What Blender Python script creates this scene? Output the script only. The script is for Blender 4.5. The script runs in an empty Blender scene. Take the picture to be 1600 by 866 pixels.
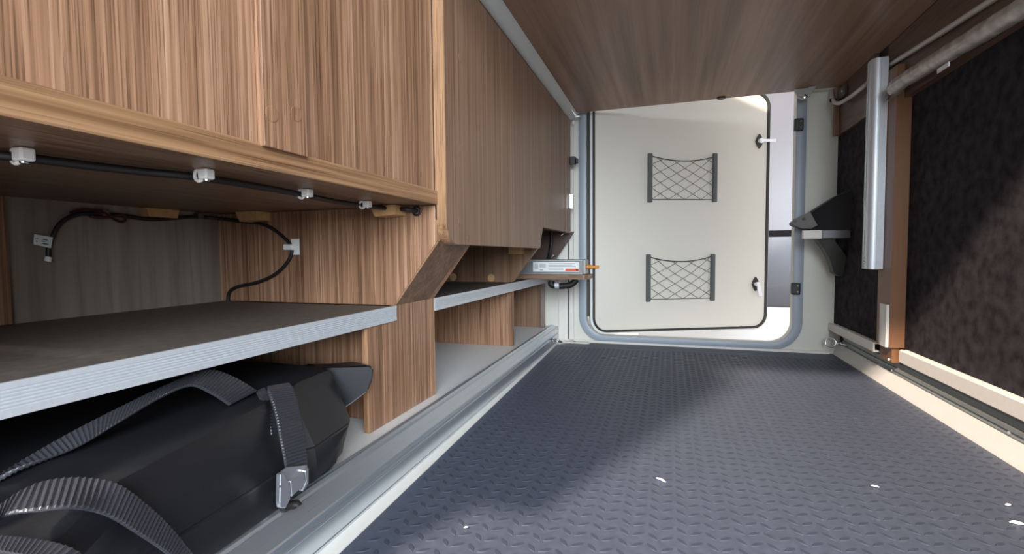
import bpy, bmesh, math, random
from mathutils import Vector, Matrix
random.seed(4)
R = math.radians
S = bpy.context.scene
C = S.collection

# ------------------------------------------------------------------ camera
CAMH, FPX = .42, 755.0
def cam_axes(yaw, pit, rol):
    f = Vector((math.sin(yaw)*math.cos(pit), math.cos(yaw)*math.cos(pit), math.sin(pit)))
    r = Vector((math.cos(yaw), -math.sin(yaw), 0)); d = f.cross(r)
    c, s = math.cos(rol), math.sin(rol)
    return c*r+s*d, -s*r+c*d, f
AR, AD, AF = cam_axes(R(-18.02), R(-2.805), R(.494))
cam = bpy.data.cameras.new('camera'); co = bpy.data.objects.new('camera', cam); C.objects.link(co)
cam.sensor_width = 36; cam.lens = FPX/1600*36; cam.clip_start = .02; cam.clip_end = 100
m = Matrix.Identity(4)
for i in range(3):
    m[i][0], m[i][1], m[i][2] = AR[i], -AD[i], -AF[i]
m[2][3] = CAMH
co.matrix_world = m
S.camera = co
CO = Vector((0, 0, CAMH))
def hit(p, n, px, py):                     # where the line of sight of a photo pixel meets a plane
    d = AR*((px-800)/FPX)+AD*((py-433)/FPX)+AF
    n = Vector(n); return CO+d*((Vector(p)-CO).dot(n)/d.dot(n))
def hX(v, px, py): return hit((v, 0, 0), (1, 0, 0), px, py)
def hY(v, px, py): return hit((0, v, 0), (0, 1, 0), px, py)
def hZ(v, px, py): return hit((0, 0, v), (0, 0, 1), px, py)

# ------------------------------------------------------------------ light
w = bpy.data.worlds.new('sky'); S.world = w; w.use_nodes = True
bg = w.node_tree.nodes['Background']; bg.inputs[0].default_value = (.97, .97, 1.0, 1); bg.inputs[1].default_value = .6
sun = bpy.data.lights.new('sun', 'SUN'); sun.energy = 4.4; sun.angle = R(4); sun.color = (1, .85, .72)
so = bpy.data.objects.new('sun', sun); C.objects.link(so); so.location = (-1, -2, 3)
so.rotation_euler = Vector((.42, 1, -.86)).to_track_quat('-Z', 'Y').to_euler()
fill = bpy.data.lights.new('fill_light', 'AREA'); fill.shape = 'RECTANGLE'; fill.size = 2.4; fill.size_y = 1.6; fill.energy = 55; fill.color = (.80, .90, 1.0); fill.spread = R(110)  # unseen fill lamp added behind the camera to lift left cabinets and far wall
ho = bpy.data.objects.new('fill_light', fill); C.objects.link(ho); ho.location = (1.1, -1.9, 1.35)
ho.rotation_euler = Vector((-.42, 1, -.28)).to_track_quat('-Z', 'Y').to_euler()
S.view_settings.view_transform = 'Standard'; S.view_settings.look = 'None'
S.view_settings.gamma = 1; S.view_settings.use_curve_mapping = False
S.view_settings.exposure = .85

# ------------------------------------------------------------------ materials
MATS = {}
def mat(name, col, rough=.5, metal=0, **k):
    if name in MATS: return MATS[name]
    mm = bpy.data.materials.new(name); mm.use_nodes = True
    b = mm.node_tree.nodes['Principled BSDF']
    b.inputs['Base Color'].default_value = (*col, 1); b.inputs['Roughness'].default_value = rough; b.inputs['Metallic'].default_value = metal
    if 'spec' in k: b.inputs['Specular IOR Level'].default_value = k['spec']
    nt = mm.node_tree
    if k.get('noise'):                      # fine mottling of colour and relief
        sc, amt, bump = k['noise']
        tc = nt.nodes.new('ShaderNodeTexCoord'); n = nt.nodes.new('ShaderNodeTexNoise'); n.inputs['Scale'].default_value = sc; n.inputs['Detail'].default_value = 5
        nt.links.new(tc.outputs['Object'], n.inputs['Vector'])
        rp = nt.nodes.new('ShaderNodeValToRGB')
        rp.color_ramp.elements[0].position = .3; rp.color_ramp.elements[1].position = .7
        rp.color_ramp.elements[0].color = (*[c*(1-amt) for c in col], 1); rp.color_ramp.elements[1].color = (*[min(1, c*(1+amt)) for c in col], 1)
        nt.links.new(n.outputs['Fac'], rp.inputs['Fac']); nt.links.new(rp.outputs['Color'], b.inputs['Base Color'])
        if bump:
            bp = nt.nodes.new('ShaderNodeBump'); bp.inputs['Strength'].default_value = bump; bp.inputs['Distance'].default_value = .001
            nt.links.new(n.outputs['Fac'], bp.inputs['Height']); nt.links.new(bp.outputs['Normal'], b.inputs['Normal'])
    MATS[name] = mm; return mm

def wood(name, axis, cols, rough=.42, fine=1.0, seed=0.0, run=1.0, pores=.85):
    """streaky laminate; axis = direction of the grain (0 x, 1 y, 2 z)"""
    mm = bpy.data.materials.new(name); mm.use_nodes = True; nt = mm.node_tree; N = nt.nodes; L = nt.links
    b = N['Principled BSDF']; b.inputs['Roughness'].default_value = rough
    geo = N.new('ShaderNodeNewGeometry')
    def noise(across, along, detail, dist=0):
        mp = N.new('ShaderNodeMapping'); sc = [across*fine]*3; sc[axis] = along*run
        mp.inputs['Scale'].default_value = sc; mp.inputs['Location'].default_value = (seed, seed*1.7, seed*.6)
        L.new(geo.outputs['Position'], mp.inputs['Vector'])
        n = N.new('ShaderNodeTexNoise'); n.inputs['Scale'].default_value = 1; n.inputs['Detail'].default_value = detail; n.inputs['Distortion'].default_value = dist
        L.new(mp.outputs['Vector'], n.inputs['Vector']); return n.outputs['Fac']
    broad = noise(22, .8, 3, .3); mid = noise(120, 3.0, 4); pore = noise(420, 11, 2)
    def mth(op, a, c):
        n = N.new('ShaderNodeMath'); n.operation = op
        for i, v in enumerate((a, c)):
            if isinstance(v, (int, float)): n.inputs[i].default_value = v
            else: L.new(v, n.inputs[i])
        return n.outputs[0]
    f = mth('ADD', mth('MULTIPLY', broad, .38), mth('MULTIPLY', mid, .62))
    rp = N.new('ShaderNodeValToRGB'); cr = rp.color_ramp
    cr.elements[0].position = .33; cr.elements[0].color = (*cols[0], 1)
    cr.elements[1].position = .68; cr.elements[1].color = (*cols[2], 1)
    e = cr.elements.new(.5); e.color = (*cols[1], 1)
    L.new(f, rp.inputs['Fac'])
    pr = N.new('ShaderNodeValToRGB'); pr.color_ramp.elements[0].position = .36; pr.color_ramp.elements[1].position = .47
    pr.color_ramp.elements[0].color = (.52, .48, .45, 1); pr.color_ramp.elements[1].color = (1, 1, 1, 1)
    L.new(pore, pr.inputs['Fac'])
    mx = N.new('ShaderNodeMix'); mx.data_type = 'RGBA'; mx.blend_type = 'MULTIPLY'; mx.inputs[0].default_value = pores
    L.new(rp.outputs['Color'], mx.inputs[6]); L.new(pr.outputs['Color'], mx.inputs[7]); L.new(mx.outputs[2], b.inputs['Base Color'])
    bp = N.new('ShaderNodeBump'); bp.inputs['Strength'].default_value = .25; bp.inputs['Distance'].default_value = .0006
    L.new(pore, bp.inputs['Height']); L.new(bp.outputs['Normal'], b.inputs['Normal'])
    MATS[name] = mm; return mm
WC = ((.130, .064, .032), (.285, .152, .086), (.47, .285, .178))
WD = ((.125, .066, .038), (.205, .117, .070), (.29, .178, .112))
WE = ((.16, .078, .034), (.30, .165, .082), (.40, .235, .128))
wz = wood('walnut_grain_z', 2, WC, .42, 1.4, 0, .6, 1.0); wy = wood('walnut_grain_y', 1, ((.19, .105, .062), (.30, .178, .115), (.40, .255, .172)), .38, .30, 3.1, .35, .25); wx = wood('walnut_grain_x', 0, WC, seed=5.2)
wey = wood('walnut_edge_y', 1, WE, .45, 1.3, 7.0, .5); wez = wood('walnut_edge_z', 2, WE, .45, 1, 2.2)
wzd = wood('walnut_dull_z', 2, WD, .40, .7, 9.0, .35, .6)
greyb = wood('grey_backboard', 2, ((.15, .120, .092), (.215, .180, .148), (.28, .245, .21)), .6, .25, 1.0, .5, .3)
alu = mat('aluminium', (.66, .69, .72), .40, .55, noise=(180, .04, .05))
alud = mat('aluminium_dull', (.34, .35, .33), .45, .6, noise=(140, .08, .05))
chrome = mat('chrome', (.8, .8, .8), .16, 1)
white = mat('white_plastic', (.80, .79, .76), .4)
cream = mat('cream_wall', (.68, .668, .59), .55, noise=(300, .03, .05))
creamd = mat('cream_door', (.76, .715, .63), .5, noise=(420, .03, .08))
whitefl = mat('white_board', (.66, .64, .62), .5, noise=(260, .06, 0))
ivory = mat('ivory_trim', (.74, .70, .64), .45, noise=(60, .02, 0))
frameg = mat('frame_grey', (.33, .37, .42), .42)
black = mat('black_plastic', (.018, .018, .019), .35)
blackm = mat('black_cable', (.012, .010, .010), .5)
rubber = mat('rubber', (.035, .032, .028), .6)
matm = mat('floor_mat', (.064, .074, .100), .50, noise=(90, .12, .06), spec=.38)
lugm = mat('mat_lug_shade', (.045, .052, .073), .58, noise=(90, .12, 0), spec=.25)  # darker copy of the mat colour, painting in the shaded outlines of the lugs
carpet = mat('carpet', (.032, .028, .031), .95, noise=(38, .5, .5), spec=.1)
shelfm = mat('shelf_top', (.105, .085, .068), .6, noise=(70, .22, .1))
bagm = mat('bag_fabric', (.010, .010, .012), .38, noise=(500, .15, .12))
netm = mat('net_grey', (.085, .09, .085), .55)
barm = mat('net_bar', (.105, .11, .108), .5)
orange = mat('orange_plastic', (.60, .22, .02), .4)
red = mat('red_print', (.72, .09, .02), .5)
ink = mat('grey_print', (.30, .31, .32), .6)
paper = mat('label_paper', (.72, .73, .72), .5)
tan = mat('tan_block', (.50, .29, .13), .6, noise=(80, .15, 0))
silver = mat('silver_body', (.15, .15, .165), .38, .35)
asphalt = mat('pale_ground', (.72, .68, .66), .8, noise=(20, .05, 0))
greyrod = mat('grey_profile', (.42, .42, .40), .4)
film = mat('plastic_film', (.40, .35, .31), .22, 0, noise=(30, .35, .5), spec=.8)
# woven webbing: ribs across the strap
web = mat('webbing', (.032, .032, .038), .26, noise=(900, .2, 0))

# ------------------------------------------------------------------ helpers
ORG = {}
def emp(name, loc, label=None, cat=None, group=None, kind=None):
    o = bpy.data.objects.new(name, None); C.objects.link(o); o.location = loc; o.empty_display_size = .05
    ORG[o.name] = Vector(loc); tag(o, label, cat, group, kind); return o
def tag(o, label=None, cat=None, group=None, kind=None):
    for k, v in (('label', label), ('category', cat), ('group', group), ('kind', kind)):
        if v: o[k] = v
    return o
def obj(name, bm, material, parent=None, label=None, cat=None, group=None, kind=None, smooth=None):
    """link a bmesh given in world coordinates as one object"""
    bmesh.ops.recalc_face_normals(bm, faces=bm.faces)
    if parent is not None: org = ORG[parent.name]
    else:
        xs = [v.co for v in bm.verts]
        org = Vector(((min(v.x for v in xs)+max(v.x for v in xs))/2, (min(v.y for v in xs)+max(v.y for v in xs))/2, min(v.z for v in xs)))
    for v in bm.verts: v.co -= org
    me = bpy.data.meshes.new(name); bm.to_mesh(me); bm.free(); me.materials.append(material)
    if smooth is not None:
        for p in me.polygons: p.use_smooth = True
        me.set_sharp_from_angle(angle=R(smooth))
    o = bpy.data.objects.new(name, me); C.objects.link(o)
    if parent is None: o.location = org
    else: o.parent = parent
    ORG[o.name] = org
    return tag(o, label, cat, group, kind)
def B(): return bmesh.new()
def box(x0, x1, y0, y1, z0, z1, bev=0, bm=None):
    own = bmesh.new()
    bmesh.ops.create_cube(own, size=1)
    for v in own.verts: v.co = Vector((x0+(v.co.x+.5)*(x1-x0), y0+(v.co.y+.5)*(y1-y0), z0+(v.co.z+.5)*(z1-z0)))
    if bev: bmesh.ops.bevel(own, geom=own.edges[:], offset=bev, segments=2, affect='EDGES', profile=.5)
    return merge(bm, own)
def merge(bm, own):
    if bm is None: return own
    me = bpy.data.meshes.new('tmp'); own.to_mesh(me); own.free(); bm.from_mesh(me); bpy.data.meshes.remove(me); return bm
def prism(pts, a, b, axis, bm=None, shear=None, bev=0):
    """extrude a polygon. axis 1: pts are (x,z) from y=a to y=b; axis 0: pts (y,z); axis 2: pts (x,y). shear(t)-> (dx) offset for axis 1"""
    own = bmesh.new(); rings = []
    for t in (a, b):
        r = []
        for p, q in pts:
            if axis == 1: c = Vector((p+(shear(t) if shear else 0), t, q))
            elif axis == 0: c = Vector((t, p, q))
            else: c = Vector((p, q, t))
            r.append(own.verts.new(c))
        rings.append(r)
    n = len(pts)
    own.faces.new(rings[0]); own.faces.new(rings[1][::-1])
    for i in range(n): own.faces.new((rings[0][i], rings[1][i], rings[1][(i+1) % n], rings[0][(i+1) % n]))
    if bev: bmesh.ops.bevel(own, geom=own.edges[:], offset=bev, segments=2, affect='EDGES')
    return merge(bm, own)
def smoothpath(pts, n=8):
    pts = [Vector(p) for p in pts]; out = []
    for i in range(len(pts)-1):
        p0 = pts[max(i-1, 0)]; p1 = pts[i]; p2 = pts[i+1]; p3 = pts[min(i+2, len(pts)-1)]
        for k in range(n):
            t = k/n
            out.append(.5*((2*p1)+(p2-p0)*t+(2*p0-5*p1+4*p2-p3)*t*t+(3*p1-p0-3*p2+p3)*t**3))
    out.append(pts[-1]); return out
def tube(path, r, seg=8, bm=None, caps=True, rf=None):
    own = bmesh.new(); path = [Vector(p) for p in path]; rings = []; up = None
    for i, p in enumerate(path):
        d = (path[min(i+1, len(path)-1)]-path[max(i-1, 0)]).normalized()
        if up is None: up = d.orthogonal().normalized()
        up = (up-d*up.dot(d)).normalized(); s = d.cross(up); rr = r if rf is None else rf(i/(len(path)-1))
        rings.append([own.verts.new(p+(up*math.cos(a)+s*math.sin(a))*rr) for a in [2*math.pi*k/seg for k in range(seg)]])
    for a, b in zip(rings, rings[1:]):
        for k in range(seg): own.faces.new((a[k], a[(k+1) % seg], b[(k+1) % seg], b[k]))
    if caps: own.faces.new(rings[0][::-1]); own.faces.new(rings[-1])
    return merge(bm, own)
def torus(c, n, R_, r, seg=24, bm=None):
    n = Vector(n).normalized(); u = n.orthogonal().normalized(); v = n.cross(u); own = bmesh.new(); rings = []
    for i in range(seg):
        a = 2*math.pi*i/seg; d = u*math.cos(a)+v*math.sin(a)
        rings.append([own.verts.new(Vector(c)+d*(R_+r*math.cos(b))+n*r*math.sin(b)) for b in [2*math.pi*k/8 for k in range(8)]])
    for i in range(seg):
        a, b = rings[i], rings[(i+1) % seg]
        for k in range(8): own.faces.new((a[k], a[(k+1) % 8], b[(k+1) % 8], b[k]))
    return merge(bm, own)
def disc(c, n, r, t, seg=20, bm=None, dome=0):
    """a round plug: centre c on the surface, standing t proud along n"""
    n = Vector(n).normalized(); c = Vector(c); u = n.orthogonal().normalized(); v = n.cross(u); own = bmesh.new()
    prof = [(r, 0), (r, t*.7), (r*.9, t)]
    rings = [[own.verts.new(c+n*h+(u*math.cos(a)+v*math.sin(a))*q) for a in [2*math.pi*k/seg for k in range(seg)]] for q, h in prof]
    for a, b in zip(rings, rings[1:]):
        for k in range(seg): own.faces.new((a[k], a[(k+1) % seg], b[(k+1) % seg], b[k]))
    own.faces.new(rings[0][::-1])
    if dome:
        t2 = own.verts.new(c+n*(t+dome))
        for k in range(seg): own.faces.new((rings[-1][k], rings[-1][(k+1) % seg], t2))
    else: own.faces.new(rings[-1])
    return merge(bm, own)
def rrect(x0, x1, z0, z1, r, n=8):
    pts = []
    for cx, cz, a0 in ((x1-r, z0+r, -90), (x1-r, z1-r, 0), (x0+r, z1-r, 90), (x0+r, z0+r, 180)):
        for k in range(n+1):
            a = R(a0+90*k/n); pts.append((cx+r*math.cos(a), cz+r*math.sin(a)))
    return pts
def ring_between(outer, inner, f0, f1, bm=None, bulge=0):
    """closed frame between two outlines of equal length; f0/f1 turn (u,v) into back / front points"""
    own = bmesh.new(); n = len(outer); V = []
    for (a, b), (c, d) in zip(outer, inner):
        md = ((a+c)/2, (b+d)/2)
        row = [own.verts.new(f0(a, b)), own.verts.new(f1(a, b)), own.verts.new(f1(c, d)), own.verts.new(f0(c, d))]
        if bulge:
            f1m = f1(*md); f0m = f0(*md); row.insert(2, own.verts.new(f1m+(f1m-f0m).normalized()*bulge))
        V.append(row)
    k = len(V[0])
    for i in range(n):
        a, b = V[i], V[(i+1) % n]
        for j in range(k): own.faces.new((a[j], a[(j+1) % k], b[(j+1) % k], b[j]))
    return merge(bm, own)
def ribbon(L, Rr, th, name, parent, pitch=.0042):
    """webbing strap between two edge curves: cross ribs are modelled"""
    L = smoothpath(L, 24); Rr = smoothpath(Rr, 24); own = bmesh.new(); cum = [0]
    for i in range(1, len(L)): cum.append(cum[-1]+((L[i]+Rr[i])/2-(L[i-1]+Rr[i-1])/2).length)
    def at(s):
        i = 0
        while i < len(cum)-2 and cum[i+1] < s: i += 1
        t = (s-cum[i])/max(cum[i+1]-cum[i], 1e-9); return L[i].lerp(L[i+1], t), Rr[i].lerp(Rr[i+1], t)
    n = max(8, int(cum[-1]/pitch))*4; rows = []
    for k in range(n+1):
        s = cum[-1]*k/n; a, b = at(s); a0, b0 = at(max(s-.002, 0)); a1, b1 = at(min(s+.002, cum[-1]))
        nn = (a1+b1-a0-b0).normalized().cross(b-a).normalized()
        h = th/2+(0, .0004, .0011, .0004)[k % 4]
        rows.append([own.verts.new(v) for v in (a+nn*th*.2, a.lerp(b, .04)+nn*h, a.lerp(b, .96)+nn*h, b+nn*th*.2, b-nn*th*.2, a.lerp(b, .96)-nn*h, a.lerp(b, .04)-nn*h, a-nn*th*.2)])
    for r0, r1 in zip(rows, rows[1:]):
        for k in range(8): own.faces.new((r0[k], r0[(k+1) % 8], r1[(k+1) % 8], r1[k]))
    own.faces.new(rows[0]); own.faces.new(rows[-1][::-1])
    return obj(name, own, web, parent)
def dup(root, loc, **props):
    """copy of a thing with its parts and sub-parts"""
    r = root.copy(); C.objects.link(r); r.location = loc; ORG[r.name] = Vector(loc)
    for k, v in props.items(): r[k] = v
    for ch in list(root.children):
        c = ch.copy(); C.objects.link(c); c.parent = r
        for g in list(ch.children):
            d = g.copy(); C.objects.link(d); d.parent = c
    return r

# ================================================================== SETTING
YF = 2.255                                 # inner face of the far wall
matL = lambda y: -.4215-.03*y              # left edge of the rubber mat
railX = lambda y: -.457-.0145*y            # foot of the left lashing rail
XR = .635                                  # right edge of the mat
# --- floor mat with raised lozenges
bm = B(); y0, y1 = .05, YF-.012
vs = [bm.verts.new(p) for p in ((matL(y0), y0, 0), (XR, y0, 0), (XR, y1+.02, 0), (-.33, y1-.005, 0), (-.42, y1-.03, 0), (matL(y1-.09), y1-.09, 0))]
f = bm.faces.new(vs); ex = bmesh.ops.extrude_face_region(bm, geom=[f])
for v in [g for g in ex['geom'] if isinstance(g, bmesh.types.BMVert)]: v.co.z -= .004
floor = obj('floor', bm, matm, kind='structure', label='dark blue-grey rubber mat floor with raised lozenge tread', cat='floor')
def lozenge(own, cx, cy, ang, a=.0124, b=.0047, h=.0008):
    c, s = math.cos(ang), math.sin(ang); n = 5
    prof = [(-a+2*a*i/n, b*(1-abs(-1+2*i/n)**2)) for i in range(n+1)]
    def P(u, v, z): return own.verts.new((cx+u*c-v*s, cy+u*s+v*c, z))
    out = [P(u, -v, -.0005) for u, v in prof]+[P(u, v, -.0005) for u, v in prof[-2:0:-1]]
    inn = [P(u*.80, -v*.68, h) for u, v in prof]+[P(u*.80, v*.68, h) for u, v in prof[-2:0:-1]]
    m_ = len(out)
    for i in range(m_): own.faces.new((out[i], out[(i+1) % m_], inn[(i+1) % m_], inn[i]))
    own.faces.new(inn)
lug = {}
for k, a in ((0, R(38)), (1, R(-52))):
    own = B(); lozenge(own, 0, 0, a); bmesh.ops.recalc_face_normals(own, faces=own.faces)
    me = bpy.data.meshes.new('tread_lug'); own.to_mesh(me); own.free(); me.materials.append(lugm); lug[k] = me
spots = []
for i in range(-30, 60):
    for j in range(0, 90):
        x = i*.0205; y = .42+j*.0275+.10*x*-.25
        if matL(y)+.014 < x < XR-.014 and .42 < y < YF-.13: spots.append((x, y, i % 2))
def in_view(x, y):
    d = Vector((x, y, -CAMH)); q = d.dot(AF)
    return q > 0 and abs(d.dot(AR)/q*FPX) < 795 and abs(d.dot(AD)/q*FPX) < 428
vis = sorted([s for s in spots if in_view(s[0], s[1])], key=lambda s: (Vector((s[0], s[1], -CAMH))).length)
near = set(vis[:300])
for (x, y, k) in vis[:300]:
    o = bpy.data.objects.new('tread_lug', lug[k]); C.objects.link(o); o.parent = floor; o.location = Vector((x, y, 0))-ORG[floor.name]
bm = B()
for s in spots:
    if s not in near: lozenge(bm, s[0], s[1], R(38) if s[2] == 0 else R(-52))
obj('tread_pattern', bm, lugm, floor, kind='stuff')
# sub floor
obj('floor', box(-1.06, .75, .02, YF+.05, -.03, -.0045), whitefl, kind='structure', label='white floor slab under the rubber mat', cat='floor')
# white floor strip beside the left rail
bm = B()
vs = [bm.verts.new(p) for p in ((railX(.05)-.03, .05, -.004), (matL(.05)-.0005, .05, -.004), (matL(2.21)-.0005, 2.21, -.004), (railX(2.21)-.03, 2.21, -.004))]
f = bm.faces.new(vs); ex = bmesh.ops.extrude_face_region(bm, geom=[f])
for v in [g for g in ex['geom'] if isinstance(g, bmesh.types.BMVert)]: v.co.z += .006
obj('trim_1', bm, ivory, kind='structure', label='narrow white floor strip between rubber mat and left rail', cat='trim')
# sloped white skirting on the right
obj('trim_2', prism([(XR, -.003), (XR+.002, .004), (.651, .045), (.664, .045), (.664, -.003)], .05, YF-.001, 1), ivory, kind='structure', label='sloped white skirting along the right mat edge', cat='trim')

# --- far wall with rounded door opening
HX0, HX1, HZ0, HZ1 = -.366, .487, .036, 1.24
hole = rrect(HX0, HX1, HZ0, HZ1, .085)
wx0, wx1, wz0, wz1 = -1.07, .70, -.03, 1.34; cx = .06
bm = prism([(cx, wz0), (wx0, wz0), (wx0, wz1), (cx, wz1), (cx, HZ1)]+hole[18:]+[(cx, HZ0)], YF, YF+.04, 1)
bm = prism([(cx, wz1), (wx1, wz1), (wx1, wz0), (cx, wz0), (cx, HZ0)]+hole[:18]+[(cx, HZ1)], YF, YF+.04, 1, bm)
obj('wall_far', bm, cream, kind='structure', label='cream far wall with rounded door opening', cat='wall')
# plastic surround of the opening
fo = rrect(HX0-.034, HX1+.036, HZ0-.032, HZ1+.03, .12); fi = rrect(HX0, HX1, HZ0, HZ1, .085)
surround = obj('trim_3', ring_between(fo, fi, lambda a, b: Vector((a, YF-.001, b)), lambda a, b: Vector((a, YF-.010, b)), bulge=.006), frameg, kind='structure', label='blue-grey rounded plastic surround of the far door opening', cat='door frame', smooth=50)
# wall corner profiles left of the door
obj('trim_4', box(-.448, -.425, YF-.012, YF-.0005, .005, 1.20, .002), ivory, kind='structure', label='narrow white corner profile on far wall left of door', cat='trim')
obj('trim_5', box(-.500, -.4535, YF-.006, YF-.0005, .005, 1.20, .001), ivory, kind='structure', label='flat white batten on far wall behind the rail end', cat='trim')
obj('trim_6', box(-.4532, -.4483, YF-.004, YF-.0005, .012, 1.20), rubber, kind='structure', label='dark vertical seam between the two white wall profiles', cat='trim')
# low sill ledge at the foot of the far wall
bm = prism([(-.475, .0), (.62, .0), (.62, .010), (-.475, .010)], YF-.012, YF-.0005, 1)
obj('baseboard_far', bm, ivory, kind='structure', label='thin white ledge at the foot of the far wall', cat='trim')
# base tongue under the corner profile, with a dark bolt hole
t = obj('corner_plate', prism(rrect(-.475, -.345, YF-.055, YF-.0125, .018, 5), .0005, .0055, 2), ivory, label='white base plate with dark bolt hole at far left floor corner', cat='plate')
obj('bolt_hole', disc((-.418, YF-.035, .0055), (0, 0, 1), .007, .0008), black, t)

# --- right wall (dark carpet), boards and skirt
obj('wall_right', box(.660, .70, .05, YF+.0, .0, 1.33), carpet, kind='structure', label='dark charcoal carpeted right wall', cat='wall')
obj('wall_right', box(.6365, .6595, 1.815, YF-.0005, .099, 1.05), carpet, kind='structure', label='dark carpet panel between brown post and far wall', cat='wall')
obj('wall_left', box(-1.07, -1.036, .05, YF, -.0, 1.33), greyb, kind='structure', label='greyish wood back board at the rear of the left shelf', cat='wall')
obj('ceiling', box(-1.07, .70, .5, YF+.04, 1.34, 1.37), white, kind='structure', label='white panel above the wooden bed board', cat='ceiling')
def cboard(name, ya, yb, x, za, zb, label, rib=True):
    pts = [(x, za), (x, zb-.003), (x+.003, zb)]
    if rib: pts += [(x+.009, zb), (x+.010, zb-.0025), (x+.0125, zb-.0025), (x+.0135, zb)]
    pts += [(.6588 if ya < 1.5 else .6355, zb), (.6588 if ya < 1.5 else .6355, zb-.004), (x+.004, zb-.004), (x+.004, za+.004), (x+.015, za+.004), (x+.015, za)]
    return obj(name, prism(pts, ya, yb, 1), ivory, kind='structure', label=label, cat='trim')
cboard('baseboard_right', .05, 1.676, .640, .094, .130, 'long white channel trim under the dark carpet, near side of post')
cboard('baseboard_right', 1.795, YF-.004, .6165, .099, .128, 'short white channel trim between brown post and far wall', False)
# wooden bed board overhead
bed = emp('bed_board', (.09, 1.4, 1.05), 'large walnut bed board forming the ceiling of the hold', 'bed board')
obj('board', box(-.425, .6385, .66, 2.195, 1.05, 1.07), wy, bed)
obj('edge_band', box(-.425, .625, 2.1952, 2.1972, 1.05, 1.07), mat('edge_white', (.55, .52, .48), .4), bed)
# little recessed finger pull at the far edge of the board
pc = hZ(1.05, 1128, 150); bm = disc((pc.x, 2.180, 1.0505), (0, 0, -1), .017, .006, 20)
obj('finger_pull', bm, black, bed, label='small dark finger pull under the far edge')

# --- outside, seen past the open door
obj('ground', box(-4, 6, 2.5, 9, -.62, -.60), asphalt, kind='structure', label='pale ground outside beyond the open door', cat='ground')
veh = emp('parked_vehicle', (1.2, 3.62, -.598), 'silver vehicle body with black stripe outside the open door', 'vehicle')
side = [(3.50, 2.0), (3.46, 1.2), (3.44, .9), (3.43, .45), (3.432, .2), (3.445, .10), (3.47, .06), (3.8, .06), (3.8, 2.0)]
obj('body', prism(side, -.2, 2.6, 0), silver, veh, smooth=40)
zs = hY(3.43, 1222, 365).z
obj('stripe', prism([(3.428, zs-.02), (3.428, zs+.02), (3.44, zs+.02), (3.44, zs-.02)], -.19, 2.59, 0), mat('stripe_black', (.01, .01, .012), .9, spec=.05), veh)
obj('skirt', prism([(3.46, .0595), (3.45, -.2), (3.47, -.598), (3.8, -.598), (3.8, .0595)], -.2, 2.6, 0), white, veh, label='white lower skirt')

# ================================================================== FAR DOOR (ajar, hinged on the left)
AD_ = R(24.6); DO = Vector((-.350, YF+.004, 0)); DU = Vector((math.cos(AD_), math.sin(AD_), 0)); DN = Vector((math.sin(AD_), -math.cos(AD_), 0))
def D(u, v, n=0): return DO+DU*u+Vector((0, 0, v))+DN*n
def onD(px, py, n=0):
    p = hit(DO+DN*n, DN, px, py); d = p-DO; return d.dot(DU), p.z
uR, _ = onD(1202, 300); _, vB = onD(1060, 519)
print('door width', uR, 'bottom', vB)
door = emp('door_1', (DO.x, DO.y, vB), 'cream hatch door standing ajar in the far wall', 'door', kind='structure')
VT = 1.20
def slab(outl, n0, n1, mt, name, par, **k):
    own = B(); r0 = [own.verts.new(D(a, b, n0)) for a, b in outl]; r1 = [own.verts.new(D(a, b, n1)) for a, b in outl]
    own.faces.new(r0); own.faces.new(r1[::-1])
    for i in range(len(outl)): j = (i+1) % len(outl); own.faces.new((r0[i], r0[j], r1[j], r1[i]))
    return obj(name, own, mt, par, **k)
TOPV = onD(1185, 152)[1]
TOPV = max(TOPV+.03, 1.10)
slab(rrect(0, uR, vB, TOPV, .075), -.030, 0, white, 'door_leaf', door, smooth=40)
slab(rrect(.022, uR-.020, vB+.020, TOPV-.020, .058), 0, .0045, creamd, 'inner_panel', door, smooth=40)
obj('door_seal', ring_between(rrect(.011, uR-.006, vB+.009, TOPV-.006, .068), rrect(.0205, uR-.0185, vB+.0185, TOPV-.0185, .059), lambda a, b: D(a, b, -.001), lambda a, b: D(a, b, .008), bulge=.003), rubber, door, smooth=50)
obj('hinge_gap_shade', box(-.3655, -.3515, YF+.010, YF+.020, .12, 1.2), rubber, door)  # dark strip added to paint the shaded gap between surround and door leaf
# latches
def latch(px, py, lever, label):
    u, v = onD(px, py, .005); g = obj('latch', prism([(0, 0), (.001, 0), (0, .001)], 0, .001, 0), black, door) if False else None
    own = B(); dm = []
    for k in range(24):
        a = 2*math.pi*k/24; r = 1/(abs(math.cos(a))**1.25+abs(math.sin(a))**1.25)**(1/1.25); dm.append((u+.019*r*math.cos(a), v+.035*r*math.sin(a)))
    bp_ = slab(dm, .004, .0105, black, 'latch_plate', door, label='black diamond shaped latch plate')
    obj('latch_knob', disc(D(u, v, .0105), DN, .013, .016, 18, dome=.002), chrome, bp_, smooth=40)
    own = B(); p0 = D(u, v, .024)
    if lever == 'side': q = [(0, -.006), (.05, -.007), (.072, -.007), (.072, .009), (.05, .007), (0, .007)]
    else: q = [(-.006, .0), (.002, -.045), (.006, -.058), (.022, -.056), (.020, -.04), (.010, .002)]
    r0 = [own.verts.new(D(u+a, v+b, .023)) for a, b in q]; r1 = [own.verts.new(D(u+a, v+b, .029)) for a, b in q]
    own.faces.new(r0); own.faces.new(r1[::-1])
    for i in range(6): j = (i+1) % 6; own.faces.new((r0[i], r0[j], r1[j], r1[i]))
    obj('latch_lever', own, chrome, bp_)
latch(1186, 221, 'side', ''); latch(1180, 444, 'down', '')
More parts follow.
